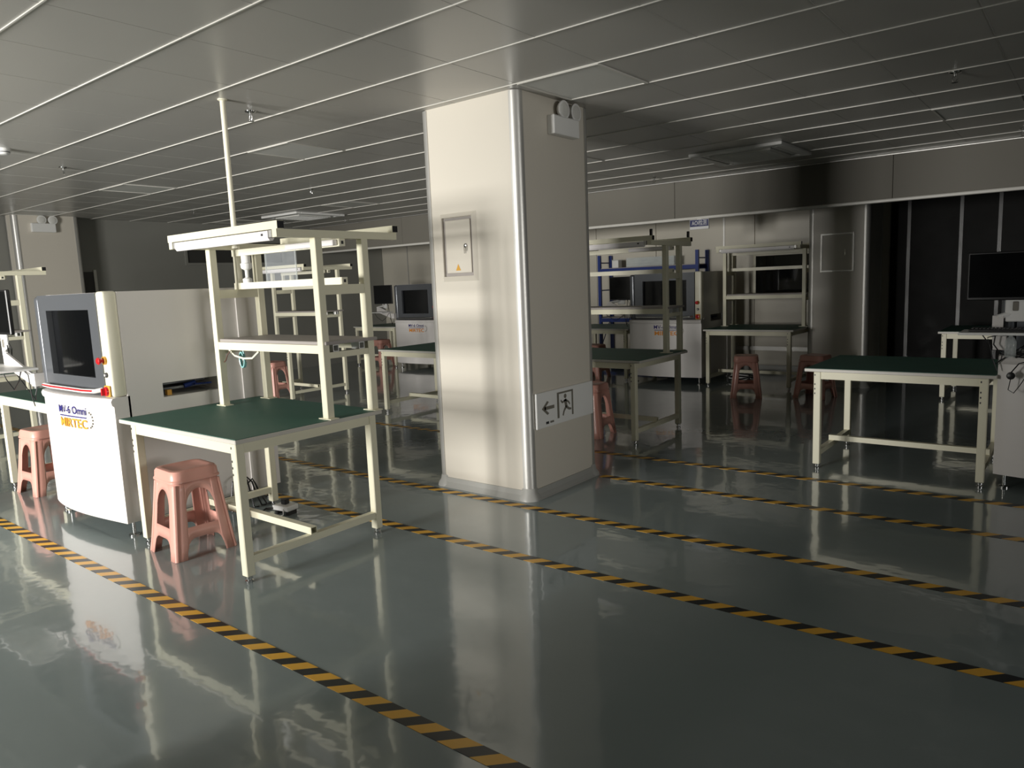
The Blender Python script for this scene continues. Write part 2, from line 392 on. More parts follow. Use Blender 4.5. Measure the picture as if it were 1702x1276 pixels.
# ---------------------------------------------------------------- columns
def column(x0, x1, y0, y1, r=0.045):
    root = empty('column', ((x0 + x1) / 2, (y0 + y1) / 2, 0)); struct(root)
    hx, hy = (x1 - x0) / 2, (y1 - y0) / 2
    def pan(a, b, c, d): MB().box(a, b, c, d, 0.06, ZC).build('face_panel', 'column_panel', root)
    pan(-hx + r, hx - r, -hy, -hy + 0.03); pan(-hx + r, hx - r, hy - 0.03, hy)
    pan(-hx, -hx + 0.03, -hy + r, hy - r); pan(hx - 0.03, hx, -hy + r, hy - r)
    for sx in (-1, 1):
        for sy in (-1, 1):
            cx, cy = sx * (hx - r), sy * (hy - r)
            R = r + 0.006
            pts = []
            for k in range(9):
                a = k / 8 * math.pi / 2
                pts.append((cx + sx * R * math.sin(a), cy + sy * R * math.cos(a)))
            lipA = [(cx - sx * 0.014, cy + sy * R), ]; lipB = [(cx + sx * R, cy - sy * 0.014)]
            poly = lipA + pts + lipB + [(cx + sx * (R - 0.012), cy - sy * 0.014), (cx - sx * 0.014, cy + sy * (R - 0.012))]
            MB().prism(poly, 0.075, ZC - 0.004).build('corner_profile', 'aluminium', root, smooth=True)
            R2 = 0.075
            mb = MB(); mb.lathe([(0.085, 0), (0.08, 0.02), (0.062, 0.045), (0.055, 0.08), (0.05, 0.085)], (sx * (hx - 0.045), sy * (hy - 0.045), 0), 20)
            mb.build('cove_corner', 'cove_grey', root, smooth=True)
    prof = [(0.0, 0.0), (0.04, 0.0), (0.028, 0.012), (0.012, 0.035), (0.008, 0.07), (0.0, 0.07)]
    for s in (-1, 1):
        MB().prism([(s * (hy + p[0]), p[1]) for p in prof], -hx + 0.03, hx - 0.03, 'x').build('cove', 'cove_grey', root)
        MB().prism([(s * (hx + p[0]), p[1]) for p in prof], -hy + 0.03, hy - 0.03, 'y').build('cove', 'cove_grey', root)
    MB().box(-hx + 0.03, hx - 0.03, -hy + 0.03, hy - 0.03, 0, ZC - 0.01).build('core', 'dark_wall', root)
    return root
column(-3.83, -2.97, 3.88, 4.73)
column(-12.19, -11.9, 3.88, 4.73)
fc = column(-2.92, -2.2, 9.9, 10.62)
# access panel on the far column
ap = tag(empty('access_panel', (-2.57, 9.9, 1.47)), 'square flush access panel with bright metal frame on the far column', 'access panel')
mb = MB()
for a, b, c, d in ((-0.20, -0.18, 0, 0.48), (0.18, 0.20, 0, 0.48), (-0.18, 0.18, 0.46, 0.48), (-0.18, 0.18, 0, 0.02)): mb.box(a, b, -0.014, 0, c, d)
mb.build('frame', 'aluminium', ap)
MB().box(-0.178, 0.178, -0.006, 0, 0.022, 0.458).build('door', 'column_panel', ap)
MB().box(0.09, 0.10, -0.012, -0.004, 0.2, 0.27).build('handle', 'chrome', ap)

# ================================================================ THINGS
# floor tapes
def tape(y, x0, x1, label):
    o = MB().box(x0, x1, -0.036, 0.036, 0, 0.0012).build('floor_tape', 'hazard_tape'); o.location = (0, y, 0.0002)
    tag(o, label, 'tape', 'hazard tapes on the floor')
tape(1.605, XL + 0.05, 2.5, 'yellow and black striped floor tape in front of the pink stool under the workbench')
tape(3.03, XL + 0.05, 2.5, 'yellow and black striped floor tape behind the bench holding the clear acrylic sheet')
tape(3.765, XL + 0.05, 2.5, 'yellow and black striped floor tape touching the base of the exit sign column')
tape(4.69, -2.9, 2.5, 'yellow and black striped floor tape starting at the back corner of the exit sign column')
tape(5.355, -8.0, 2.5, 'dim yellow and black floor tape closest to the plain green table')

# ---------------------------------------------------------------- workbench
def foot(parent, x, y):
    MB().lathe([(0.022, 0), (0.022, 0.008), (0.012, 0.011), (0.012, 0.02), (0.02, 0.02), (0.02, 0.032), (0.01, 0.034)], (x, y, 0), 12).build('foot', 'chrome', parent, smooth=True)
def bench(x0, x1, y0, label, group=None, D=0.98, lx=None, gantry=None, H=0.77, extras=None, slots=True):
    """x0..x1 tabletop, y0 front edge; root sits on the floor under the tabletop's front left corner"""
    R = tag(empty('workbench', (x0, y0, 0)), label, 'workbench', group)
    Wd = x1 - x0
    la, lb = lx if lx else (0.06, Wd - 0.06)
    fa, fb = 0.035, D - 0.06
    iv = 'ivory_steel'
    MB().rbox(0, Wd, 0, D, H - 0.026, H - 0.003, 0.003, 1).build('tabletop', 'edge_board', R)
    MB().box(0.004, Wd - 0.004, 0.004, D - 0.004, H - 0.004, H).build('mat', 'green_mat', R, label='green anti-static mat')
    zt = H - 0.026
    h = 0.025
    for x in (la, lb):
        for y in (fa, fb):
            MB().rbox(x - h, x + h, y - h, y + h, 0.034, zt, 0.004, 1).build('leg', iv, R)
            foot(R, x, y)
    for y in (fa, fb):
        MB().box(la + h, lb - h, y - 0.018, y + 0.018, zt - 0.055, zt).build('apron', iv, R)
    for x in (la, lb):
        MB().box(x - 0.018, x + 0.018, fa + h, fb - h, zt - 0.055, zt).build('apron', iv, R)
        MB().box(x - 0.02, x + 0.02, fa + h, fb - h, 0.10, 0.14).build('side_rail', iv, R)
    ym = (fa + fb) / 2 - 0.03
    MB().hollow(la - 0.02, lb + 0.015, 0.04, 0.04, 0.004, 'x', (ym, 0.16)).build('stretcher', iv, R)
    if slots:
        mb = MB()
        for x in (la, lb):
            for k in range(5):
                if k == 1: continue
                mb.box(x - h * 0.6 - 0.004, x - h * 0.6 + 0.004, fa - h - 0.001, fa - h + 0.002, zt - 0.03 - k * 0.035, zt - 0.018 - k * 0.035)
        mb.build('leg_slots', 'print_dark', R)['kind'] = 'stuff'
    if gantry is not None:
        G = dict(f=0.62, b=0.95, y0=0.36, y1=1.21, lamp2=True, shelf=True); G.update(gantry)
        u = 0.024; zb, zt2 = H, 1.79
        yf, yb = G['f'], G['b']
        for x in (la, lb):
            for y in (yf, yb):
                MB().rbox(x - u, x + u, y - u, y + u, zb + 0.004, zt2, 0.003, 1).build('upright', iv, R)
                MB().box(x - 0.055, x + 0.055, y - 0.03, y + 0.03, zb, zb + 0.005).build('base_plate', iv, R)
            MB().box(x - 0.02, x + 0.02, G['y0'], G['y1'], zt2, zt2 + 0.042).build('top_beam', iv, R)
            MB().box(x - 0.02, x + 0.02, yf + u, yb - u, 1.475, 1.53).build('side_beam', iv, R)
            MB().box(x - 0.02, x + 0.02, yf + u, yb - u, 1.115, 1.15).build('side_beam', iv, R)
        for y in (G['y0'] + 0.02, G['y1'] - 0.02):
            MB().box(la - 0.03, lb + 0.03, y - 0.02, y + 0.02, zt2 + 0.042, zt2 + 0.084).build('cross_beam', iv, R)
            for x, s in ((la - 0.03, -1), (lb + 0.03, 1)):
                MB().box(x + min(0, s * 0.004), x + max(0, s * 0.004), y - 0.019, y + 0.019, zt2 + 0.044, zt2 + 0.082).build('end_cap', 'black_plastic', R)
        # tube lamp under the front cross beam
        yl = G['y0'] + 0.02
        lp = MB().prism([(yl - 0.02, zt2 + 0.036), (yl + 0.02, zt2 + 0.036), (yl + 0.02, zt2 + 0.0), (yl + 0.01, zt2 - 0.014), (yl - 0.01, zt2 - 0.014), (yl - 0.02, zt2 + 0.0)], la + 0.05, lb - 0.06, 'x').build('tube_lamp', 'lamp_white', R)
        MB().box(lb - 0.12, lb - 0.105, yl - 0.023, yl - 0.019, zt2 + 0.012, zt2 + 0.024).build('switch', 'print_dark', lp)
        for x in (la + 0.035, lb - 0.045): MB().box(x - 0.014, x + 0.014, yl - 0.016, yl + 0.016, zt2 + 0.002, zt2 + 0.038).build('lamp_bracket', 'aluminium', lp)
        # hanging rails
        ym2 = (yf + yb) / 2 + 0.02
        for z in (1.748, 1.53):
            MB().box(la - 0.03, lb + 0.0, ym2 - 0.02, ym2 + 0.02, z, z + 0.042).build('hanging_rail', 'machine_cream', R)
            for x in (la - 0.03, lb): MB().box(x - 0.001, x + 0.001, ym2 - 0.008, ym2 + 0.008, z + 0.012, z + 0.03).build('rail_hole', 'print_dark', R)
        MB().box(la - 0.02, la + 0.016, ym2 - 0.018, ym2 + 0.018, 1.572, 1.748).build('rail_post', 'machine_cream', R)
        if G['lamp2']:
            MB().rbox(la + 0.62, lb - 0.02, ym2 - 0.055, ym2 - 0.021, 1.752, 1.785, 0.004, 1).build('rail_lamp', 'lamp_white', R)
        # shelf
        if G['shelf']:
            MB().rbox(la + 0.026, lb + 0.035, yf - 0.01, yb + 0.04, 1.193, 1.213, 0.003, 1).build('shelf_board', 'shelf_grey', R)
            MB().box(la + u, lb - u, yf - 0.02, yf + 0.02, 1.145, 1.193).build('shelf_beam', iv, R)
            MB().box(la + u, lb - u, yb - 0.02, yb + 0.02, 1.145, 1.193).build('shelf_beam', iv, R)
            for y in (yf + 0.07, yb - 0.07): MB().hollow(lb - 0.05, lb + 0.02, 0.04, 0.04, 0.004, 'x', (y, 1.171)).build('shelf_bracket', 'white_plastic', R)
    return R

# row one
bench(-4.66, -3.36, 1.95, 'ivory workbench with green mat, overhead shelf frame and the conduit pole above it', 'workbenches', lx=(0.155, 1.255), D=0.98, gantry={})
bench(-7.06, -5.79, 1.99, 'ivory workbench with green mat butting against the machine with the red striped handle', 'workbenches', lx=(0.15, 1.20))
bench(-10.2, -8.87, 1.95, 'ivory workbench with shelf frame standing near the pilaster with twin spot emergency light', 'workbenches', gantry={})
# row two
bench(-9.78, -8.52, 5.87, 'ivory workbench with shelf frame and dark stool beside it, near the dark end wall', 'workbenches', lx=(0.08, 1.19), D=1.03, gantry={'lamp2': False})
bench(-6.74, -5.5, 5.88, 'ivory workbench with bare green top partly hidden by the exit sign column', 'workbenches')
mid_bench = bench(-4.36, -3.12, 5.73, 'dark lit workbench with shelf frame and upturned beam hooks right behind the exit sign column', 'workbenches', lx=(0.08, 1.16), D=0.98, gantry={'f': 0.68, 'b': 0.97})
bench(-1.69, -0.47, 5.67, 'plain workbench with empty dark green top beside the machine with keyboard tray', 'workbenches', lx=(0.09, 1.15), D=0.98)
# row three
bench(-4.13, -2.93, 9.36, 'shadowed workbench with shelf frame in front of the reflecting wall window', 'workbenches', gantry={'lamp2': False})
bench(-6.48, -5.28, 9.36, 'workbench with pale edge in front of the blue storage rack', 'workbenches')
bench(-11.46, -10.26, 9.4, 'faint workbench with monitor over it near the far dark corner', 'workbenches')
bench(-1.34, -0.12, 9.3, 'almost black workbench standing before the tinted glass partition', 'workbenches')

# upturned hooks on the row two frame
for yy in (0.40, 1.18):
    MB().rbox(1.148, 1.172, yy - 0.01, yy + 0.01, 1.874, 1.934, 0.003, 1).build('hook', 'black_plastic', mid_bench, label='black upturned hook')

# ---------------------------------------------------------------- inspection machine
MW, MD, MH = 1.10, 1.11, 1.55
def bulge(x):
    t = x / 1.10
    if t <= 0 or t >= 1: return 0.0
    return -0.062 * math.sin(math.pi * t ** 0.8)
def machine(x0, y0, label, red_handle=False, arm=None):
    R = tag(empty('inspection_machine', (x0, y0, 0)), label, 'machine', 'inspection machines')
    mw = 'machine_white'
    b = MB().box(0.01, 0.75, 0.085, MD, 0.1, MH - 0.005)
    sy0, sy1, sz0, sz1 = 0.31, 0.71, 0.86, 0.952
    xa, xb = 0.75, MW - 0.004
    b.box(xa, xb, 0.085, sy0, 0.1, MH - 0.005).box(xa, xb, sy1, MD, 0.1, MH - 0.005).box(xa, xb, sy0, sy1, 0.1, sz0).box(xa, xb, sy0, sy1, sz1, MH - 0.005)
    b.build('body', mw, R)
    p = MB(); X0, X1 = MW - 0.004, MW
    p.box(X0, X1, 0.088, sy0, 0.1, MH - 0.006).box(X0, X1, sy1, 0.875, 0.1, MH - 0.006).box(X0, X1, sy0, sy1, 0.1, sz0).box(X0, X1, sy0, sy1, sz1, MH - 0.006)
    p.build('side_panel', mw, R)
    MB().box(X0, X1, 0.885, MD - 0.002, 0.1, MH - 0.006).build('rear_panel', mw, R)
    MB().box(X0, X1 + 0.012, 0.872, 0.888, 0.1, 1.49).build('panel_bead', 'machine_white', R)
    sl = MB().box(0.752, 0.76, sy0, sy1, sz0, sz1).build('slot_back', 'black_plastic', R)
    MB().box(0.95, 0.98, sy0 + 0.02, sy1 - 0.03, sz0 + 0.03, sz0 + 0.045).box(0.9, 0.93, sy0 + 0.06, sy1 - 0.02, sz0 + 0.06, sz0 + 0.07).build('conveyor_rail', 'machine_grey', sl)
    MB().box(1.0, 1.03, sy0 + 0.06, sy0 + 0.09, sz0, sz0 + 0.035).build('sensor_block', 'yellow_plastic', sl)
    MB().cyl((1.03, sy1 - 0.15, sz0 + 0.05), (1.03, sy1 - 0.03, sz0 + 0.045), 0.006, 8).cyl((0.98, sy0 + 0.2, sz0 + 0.04), (0.98, sy0 + 0.28, sz0 + 0.055), 0.016, 10).build('slot_cables', 'blue_steel', sl)
    # front posts
    MB().rbox(1.005, MW, 0.0, 0.09, 0.902, MH, 0.018, 3).build('front_post', 'machine_cream', R, smooth=True)
    MB().rbox(0.0, 0.085, 0.0, 0.12, 0.902, MH - 0.01, 0.03, 3).build('front_post', 'machine_grey', R, smooth=True)
    # hood
    fx0, fx1, fz0, fz1 = 0.09, 1.0, 0.925, MH - 0.008
    gx0, gx1, gz0, gz1 = 0.215, 0.885, 1.015, 1.44
    h = MB()
    h.box(fx0, gx0, 0.0, 0.1, fz0, fz1).box(gx1, fx1, 0.0, 0.1, fz0, fz1).box(gx0, gx1, 0.0, 0.1, gz1, fz1).box(gx0, gx1, 0.0, 0.1, fz0, gz0)
    hd = h.build('hood', 'machine_grey', R)
    gl = MB(); n = 14
    for i in range(n):
        xa_, xb_ = gx0 + (gx1 - gx0) * i / n, gx0 + (gx1 - gx0) * (i + 1) / n
        f = lambda x: 0.035 - 0.02 * math.sin(math.pi * (x - gx0) / (gx1 - gx0))
        gl.quad((xa_, f(xa_), gz0), (xb_, f(xb_), gz0), (xb_, f(xb_), gz1), (xa_, f(xa_), gz1))
    gl.build('hood_glass', 'screen_black', hd, smooth=True)
    # handle
    z = 0.935; pts = [(0.12, 0.0, z), (0.13, -0.035, z), (0.3, -0.05, z), (0.8, -0.05, z), (0.95, -0.04, z + 0.004), (0.97, 0.0, z + 0.01)]
    hn = MB().tube(pts, 0.014, 10).build('handle', 'chrome' if not red_handle else 'white_plastic', R, smooth=True)
    if red_handle:
        MB().tube([(0.125, -0.044, z + 0.002), (0.3, -0.062, z + 0.003), (0.8, -0.062, z + 0.003), (0.94, -0.052, z + 0.006)], 0.006, 8).build('red_stripe', 'red_plastic', hn)
    MB().box(0.02, 1.08, 0.02, 0.1, 0.86, 0.93).build('shaded_recess', 'print_dark', R)  # dark strip below the handle, the gap's shadow put into its colour
    # curved lower panel
    n = 40; lp = MB(); z0, z1 = 0.1, 0.872
    rows = [(z0, 0.0), (z1 - 0.03, 0.0), (z1 - 0.018, -0.012), (z1 + 0.005, -0.016), (z1 + 0.022, -0.006), (z1 + 0.028, 0.02)]
    V = [[(MW * i / n, bulge(MW * i / n) + dy, zz) for i in range(n + 1)] for zz, dy in rows]
    base = len(lp.v)
    for r_ in V: lp.v += r_
    for a in range(len(rows) - 1):
        for i in range(n): lp.f.append((base + a * (n + 1) + i, base + a * (n + 1) + i + 1, base + (a + 1) * (n + 1) + i + 1, base + (a + 1) * (n + 1) + i))
    # close the panel at the back so it is a solid cover
    b0 = len(lp.v)
    lp.v += [(MW * i / n, 0.1, z0) for i in range(n + 1)] + [(MW * i / n, 0.1, z1 + 0.028) for i in range(n + 1)]
    t0 = base + (len(rows) - 1) * (n + 1)
    for i in range(n):
        lp.f.append((base + i, b0 + i, b0 + i + 1, base + i + 1)); lp.f.append((t0 + i, t0 + i + 1, b0 + n + 1 + i + 1, b0 + n + 1 + i))
    lp.f.append(tuple([base + a * (n + 1) for a in range(len(rows))] + [b0 + n + 1, b0])); lp.f.append(tuple([base + a * (n + 1) + n for a in range(len(rows))] + [b0 + 2 * n + 1, b0 + n]))
    lpo = lp.build('lower_panel', mw, R, smooth=True)
    # lettering
    sx, sz = 0.42, 0.775
    F = lambda ox, oz: (lambda u, v: (ox + u, bulge(ox + u) - 0.005, oz + v))
    text_mesh('MV-6 Omni', 0.072, 'lettering', 'print_navy', lpo, F(sx, sz), width=0.37, bold=0.0008)
    ln = MB()
    for i in range(8):
        a, b_ = sx + 0.005 + 0.045 * i, sx + 0.005 + 0.045 * (i + 1)
        ln.quad((a, bulge(a) - 0.005, sz - 0.022), (b_, bulge(b_) - 0.005, sz - 0.022), (b_, bulge(b_) - 0.005, sz - 0.015), (a, bulge(a) - 0.005, sz - 0.015))
    ln.build('underline', 'print_navy', lpo)
    text_mesh('MIRTEC', 0.082, 'lettering', 'print_orange', lpo, F(sx + 0.01, sz - 0.09), width=0.36, bold=0.0016)
    dots = MB()
    for k in range(7):
        a = math.radians(75 - 25 * k); cx, cz = sx + 0.39 + 0.045 * math.cos(a), sz - 0.03 + 0.05 * math.sin(a)
        y = bulge(cx) - 0.005; q = 0.006
        dots.quad((cx - q, y, cz - q), (cx + q, y, cz - q), (cx + q, y, cz + q), (cx - q, y, cz + q))
    dots.build('logo_dots', 'print_grey', lpo)
    # buttons on the right post
    bx = 1.052
    e = MB().lathe([(0.026, 0), (0.026, -0.012), (0.024, -0.014)], (bx, 0, 1.13), 16, 'y').build('button_base', 'yellow_plastic', R, smooth=True)
    MB().lathe([(0.012, -0.012), (0.012, -0.03), (0.021, -0.034), (0.022, -0.044), (0.016, -0.05)], (bx, 0, 1.13), 16, 'y').build('emergency_stop', 'red_plastic', e, smooth=True)
    e = MB().lathe([(0.016, 0), (0.016, -0.008), (0.012, -0.012)], (bx, 0, 1.04), 14, 'y').build('key_switch', 'print_dark', R, smooth=True)
    MB().lathe([(0.008, -0.012), (0.007, -0.016)], (bx, 0, 1.04), 10, 'y').build('key_slot', 'machine_white', e)
    e = MB().rbox(bx - 0.035, bx + 0.035, -0.012, 0.0, 0.905, 0.975, 0.004, 1).build('switch_plate', 'yellow_plastic', R)
    MB().lathe([(0.03, -0.012), (0.028, -0.024), (0.022, -0.026)], (bx, 0, 0.94), 16, 'y').box(bx - 0.007, bx + 0.007, -0.045, -0.024, 0.918, 0.962).build('main_switch', 'red_plastic', e, smooth=True)
    for x in (0.06, 1.04):
        for y in (0.06, MD - 0.06):
            MB().lathe([(0.035, 0), (0.035, 0.01), (0.012, 0.016), (0.012, 0.1)], (x, y, 0), 12).build('leveling_foot', 'chrome', R, smooth=True)
    # arm with tray and monitor at the left front
    if arm:
        tx0, tx1, tz, mx0, mx1, mz0, mz1, my = arm
        A = MB()
        A.box(-0.03, 0.04, -0.06, 0.02, tz - 0.12, tz - 0.03)
        A.prism([(-0.03, tz - 0.12), (0.02, tz - 0.12), (0.02, tz - 0.05), (tx0 + 0.22, tz + 0.10), (tx0 + 0.16, tz + 0.10), (tx0 + 0.16, tz)], -0.05, -0.035, 'y')
        am = A.build('arm', mw, R)
        MB().rbox(tx0, tx1, -0.3, -0.02, tz - 0.008, tz + 0.008, 0.003, 1).build('keyboard_tray', 'white_plastic', am)
        cxm = (mx0 + mx1) / 2
        MB().rbox(cxm - 0.06, cxm + 0.06, my + 0.03, my + 0.05, tz + 0.06, tz + 0.26, 0.006, 1).build('arm_plate', 'white_plastic', am)
        MB().tube([(tx0 + 0.19, -0.04, tz + 0.09), (cxm, my + 0.06, tz + 0.12)], 0.018, 8).build('arm_link', 'white_plastic', am)
        MB().rbox(cxm - 0.02, cxm + 0.012, my + 0.024, my + 0.031, tz + 0.13, tz + 0.19, 0.004, 1).build('arm_badge', 'print_grey', am)
        mo = MB().rbox(mx0, mx1, my, my + 0.03, mz0, mz1, 0.006, 1).build('monitor', 'black_plastic', R)
        MB().box(mx0 + 0.012, mx1 - 0.012, my - 0.001, my + 0.001, mz0 + 0.018, mz1 - 0.012).build('screen', 'screen_black', mo)
        MB().tube([(cxm + 0.03, my + 0.04, tz + 0.2), (cxm + 0.09, my + 0.05, tz + 0.12), (cxm + 0.14, 0.0, tz - 0.02), (-0.02, -0.05, tz - 0.22), (0.02, -0.06, tz - 0.18), (0.03, -0.04, tz - 0.1)], 0.004, 6).build('cable', 'black_plastic', am)
        MB().tube([(tx0 + 0.1, -0.06, tz - 0.01), (tx0 + 0.16, -0.05, tz - 0.1), (tx0 + 0.3, -0.05, tz - 0.17), (tx0 + 0.42, -0.05, tz - 0.1), (tx0 + 0.5, -0.055, tz - 0.02)], 0.004, 6).build('cable', 'black_plastic', am)
        MB().tube([(cxm + 0.1, my + 0.02, tz + 0.15), (cxm + 0.2, -0.02, tz + 0.05), (-0.06, -0.065, tz - 0.04), (-0.02, -0.07, tz - 0.2), (0.0, -0.065, tz - 0.26)], 0.0035, 6).build('cable', 'black_plastic', am)
    return R
machine(-5.775, 1.94, 'white inspection machine with red striped handle and blue and orange lettering', True, arm=(-0.72, 0.02, 1.04, -0.98, -0.44, 1.27, 1.60, -0.02))
ms = tag(empty('monitor_stand', (-5.62, 6.32, 0.77)), 'small raised stand with a black top on the bench behind the exit sign column', 'stand')
MB().rbox(-0.2, 0.2, -0.13, 0.13, 0.2, 0.215, 0.003, 1).build('top', 'white_plastic', ms)
MB().box(-0.195, 0.195, -0.125, 0.125, 0.215, 0.219).build('pad', 'black_plastic', ms)
for x in (-0.185, 0.185):
    for y in (-0.115, 0.115): MB().box(x - 0.01, x + 0.01, y - 0.01, y + 0.01, 0, 0.2).build('leg', 'white_plastic', ms)
machine(-0.47, 5.72, 'white inspection machine at the end of the plain green table with monitor and keyboard tray', arm=(-0.2, 0.36, 1.06, -0.19, 0.36, 1.26, 1.57, -0.06))
machine(-5.26, 9.38, 'white inspection machine with chrome handle in front of the blue storage rack', arm=(-0.5, 0.0, 1.06, -0.36, 0.0, 1.18, 1.52, 0.05))
machine(-10.24, 9.4, 'white inspection machine with black hood glass at the far end of the room', arm=(-0.6, -0.02, 1.05, -0.58, -0.08, 1.2, 1.55, 0.02))

# ---------------------------------------------------------------- plastic stools
def stool(x, y, rz, label, Hs=0.51):
    R = tag(empty('plastic_stool', (x, y, 0), rz), label, 'stool', 'pink plastic stools')
    if stool.src is None:
        zt = 0.455; r = 0.045
        def hw(z): return 0.186 + (0.136 - 0.186) * (z / zt) ** 0.9
        def pos(s, z, side):
            a = hw(z); L = (a - r) + r * math.pi / 4; d = s * L
            if abs(d) <= a - r: p = Vector((d, -a))
            else:
                t = (abs(d) - (a - r)) / r; sg = 1 if d > 0 else -1
                p = Vector((sg * ((a - r) + r * math.sin(t)), -(a - r) - r * math.cos(t)))
            an = side * math.pi / 2
            return (p.x * math.cos(an) - p.y * math.sin(an), p.x * math.sin(an) + p.y * math.cos(an), z)
        ws, wl = 0.58, 0.66
        ncol = 28
        cols = sorted(set([-1 + 2 * i / ncol for i in range(ncol + 1)] + [-ws, ws, -wl, wl]))
        zb1, zsp, zar = 0.18, 0.30, 0.395
        def zcut(s): return 0.0 if abs(s) >= wl else 0.115 * (1 - (abs(s) / wl) ** 6) ** 0.5
        def zarch(s): return zsp + (zar - zsp) * math.sqrt(max(0, 1 - (s / ws) ** 2)) if abs(s) < ws else zb1
        fm = MB()
        for side in range(4):
            for a, b in zip(cols[:-1], cols[1:]):
                mid = (a + b) / 2
                inwin = abs(mid) < ws
                spans = []
                za, zb_ = zcut(a), zcut(b)
                if inwin:
                    ua = zarch(a) if abs(a) < ws - 1e-6 else zsp; ub = zarch(b) if abs(b) < ws - 1e-6 else zsp
                    spans = [((za, zb1), (zb_, zb1), 2), ((ua, zt), (ub, zt), 2)]
                else: spans = [((za, zt), (zb_, zt), 8)]
                for (p0, p1), (q0, q1), k in spans:
                    for i in range(k):
                        t0_, t1_ = i / k, (i + 1) / k
                        fm.quad(pos(a, p0 + (p1 - p0) * t0_, side), pos(b, q0 + (q1 - q0) * t0_, side), pos(b, q0 + (q1 - q0) * t1_, side), pos(a, p0 + (p1 - p0) * t1_, side))
        me = fm.mesh('leg_frame', 'pink_plastic', fix=False)
        bm = bmesh.new(); bm.from_mesh(me); bmesh.ops.remove_doubles(bm, verts=bm.verts[:], dist=0.0004); bmesh.ops.recalc_face_normals(bm, faces=bm.faces[:])
        bm.to_mesh(me); bm.free()
        for p in me.polygons: p.use_smooth = True
        me.set_sharp_from_angle(angle=math.radians(50))
        st = MB(); n = 48
        def ring(a, rr, z):
            out = []
            for i in range(n):
                q = i / n * 4; side = int(q); s = (q - side) * 2 - 1
                L = (a - rr) + rr * math.pi / 4; d = s * L
                if abs(d) <= a - rr: p = Vector((d, -a))
                else:
                    t = (abs(d) - (a - rr)) / rr; sg = 1 if d > 0 else -1
                    p = Vector((sg * ((a - rr) + rr * math.sin(t)), -(a - rr) - rr * math.cos(t)))
                an = side * math.pi / 2
                out.append((p.x * math.cos(an) - p.y * math.sin(an), p.x * math.sin(an) + p.y * math.cos(an), z))
            return out
        rings = [ring(0.142, 0.045, 0.44), ring(0.148, 0.047, 0.442), ring(0.148, 0.047, 0.452), ring(0.143, 0.047, 0.458), ring(0.141, 0.05, 0.494), ring(0.133, 0.05, 0.507), ring(0.112, 0.045, 0.511), ring(0.10, 0.04, 0.507), ring(0.03, 0.02, 0.505)]
        for rg in rings: st.v += rg
        for i in range(len(rings) - 1):
            for j in range(n): st.f.append((i * n + j, i * n + (j + 1) % n, (i + 1) * n + (j + 1) % n, (i + 1) * n + j))
        st.f.append(tuple((len(rings) - 1) * n + j for j in range(n)))
        sm = st.mesh('seat', 'pink_plastic', smooth=True)
        ribs = []
        for side in range(4):
            an = side * math.pi / 2 + math.pi / 4
            path = []
            for k in range(9):
                z = 0.43 * k / 8; a = hw(z); c = (a - r) + r * math.sin(math.pi / 4) + 0.001
                path.append((c * math.sqrt(2) * math.cos(an), c * math.sqrt(2) * math.sin(an), z))
            ribs.append(MB().tube(path, 0.012, 8).mesh('leg_rib', 'pink_plastic', smooth=True))
        stool.src = (me, sm, ribs)
    me, sm, rm = stool.src
    o = inst(me, 'leg_frame', R); md = o.modifiers.new('thick', 'SOLIDIFY'); md.thickness = 0.007; md.offset = -1
    inst(sm, 'seat', R)
    for q in rm: inst(q, 'leg_rib', R)
    return R
stool.src = None
stool(-4.17, 2.09, math.radians(-4), 'glossy pink plastic stool under the workbench with the acrylic sheet')
stool(-6.53, 2.16, math.radians(3), 'pink plastic stool under the table left of the red handled machine')
stool(-3.78, 5.95, math.radians(6), 'pink plastic stool peeking out beside the exit sign column')
stool(-3.29, 8.72, math.radians(20), 'dark shaded plastic stool in front of the bench by the wall window')
stool(-2.55, 8.98, math.radians(-12), 'dark shaded plastic stool next to the far column with the access panel')
stool(-5.98, 9.55, math.radians(2), 'small pink plastic stool under the bench by the blue rack')
stool(-9.28, 6.09, math.radians(10), 'dim plastic stool under the bench near the dark end wall')
stool(-10.85, 9.55, math.radians(0), 'faint plastic stool under the far corner workbench')

# ---------------------------------------------------------------- fittings on the columns
db = tag(empty('distribution_box', (-3.52, 3.88, 1.525)), 'recessed white electrical distribution box with key and warning triangle on the column', 'electrical box')
mb = MB()
o_, i_ = (-0.17, 0.17, 0.0, 0.475), (-0.135, 0.135, 0.045, 0.435)
def ringframe(mb, o, i, y0, y1, axis_y=-1):
    O = [(o[0], o[2]), (o[1], o[2]), (o[1], o[3]), (o[0], o[3])]; I = [(i[0], i[2]), (i[1], i[2]), (i[1], i[3]), (i[0], i[3])]
    for k in range(4):
        a, b = O[k], O[(k + 1) % 4]; c, d = I[(k + 1) % 4], I[k]
        mb.quad((a[0], 0, a[1]), (b[0], 0, b[1]), (c[0], y1, c[1]), (d[0], y1, d[1]))
        mb.quad((d[0], y1, d[1]), (c[0], y1, c[1]), (c[0], 0, c[1]), (d[0], 0, d[1]))
ringframe(mb, o_, (-0.14, 0.14, 0.035, 0.445), 0, -0.022)
mb.build('frame', 'column_panel', db)
MB().box(-0.138, 0.138, -0.004, 0, 0.037, 0.443).build('backplate', 'shelf_grey', db)
dr = MB().rbox(-0.118, 0.118, -0.014, -0.004, 0.058, 0.425, 0.003, 1).build('door', 'column_panel', db)
lk = MB().lathe([(0.014, -0.014), (0.014, -0.02), (0.008, -0.024)], (0.072, 0, 0.245), 14, 'y').build('lock', 'chrome', dr, smooth=True)
MB().box(0.066, 0.07, -0.028, -0.022, 0.19, 0.245).build('key', 'chrome', dr)
MB().box(0.082, 0.085, -0.026, -0.02, 0.205, 0.24).build('key', 'chrome', dr)
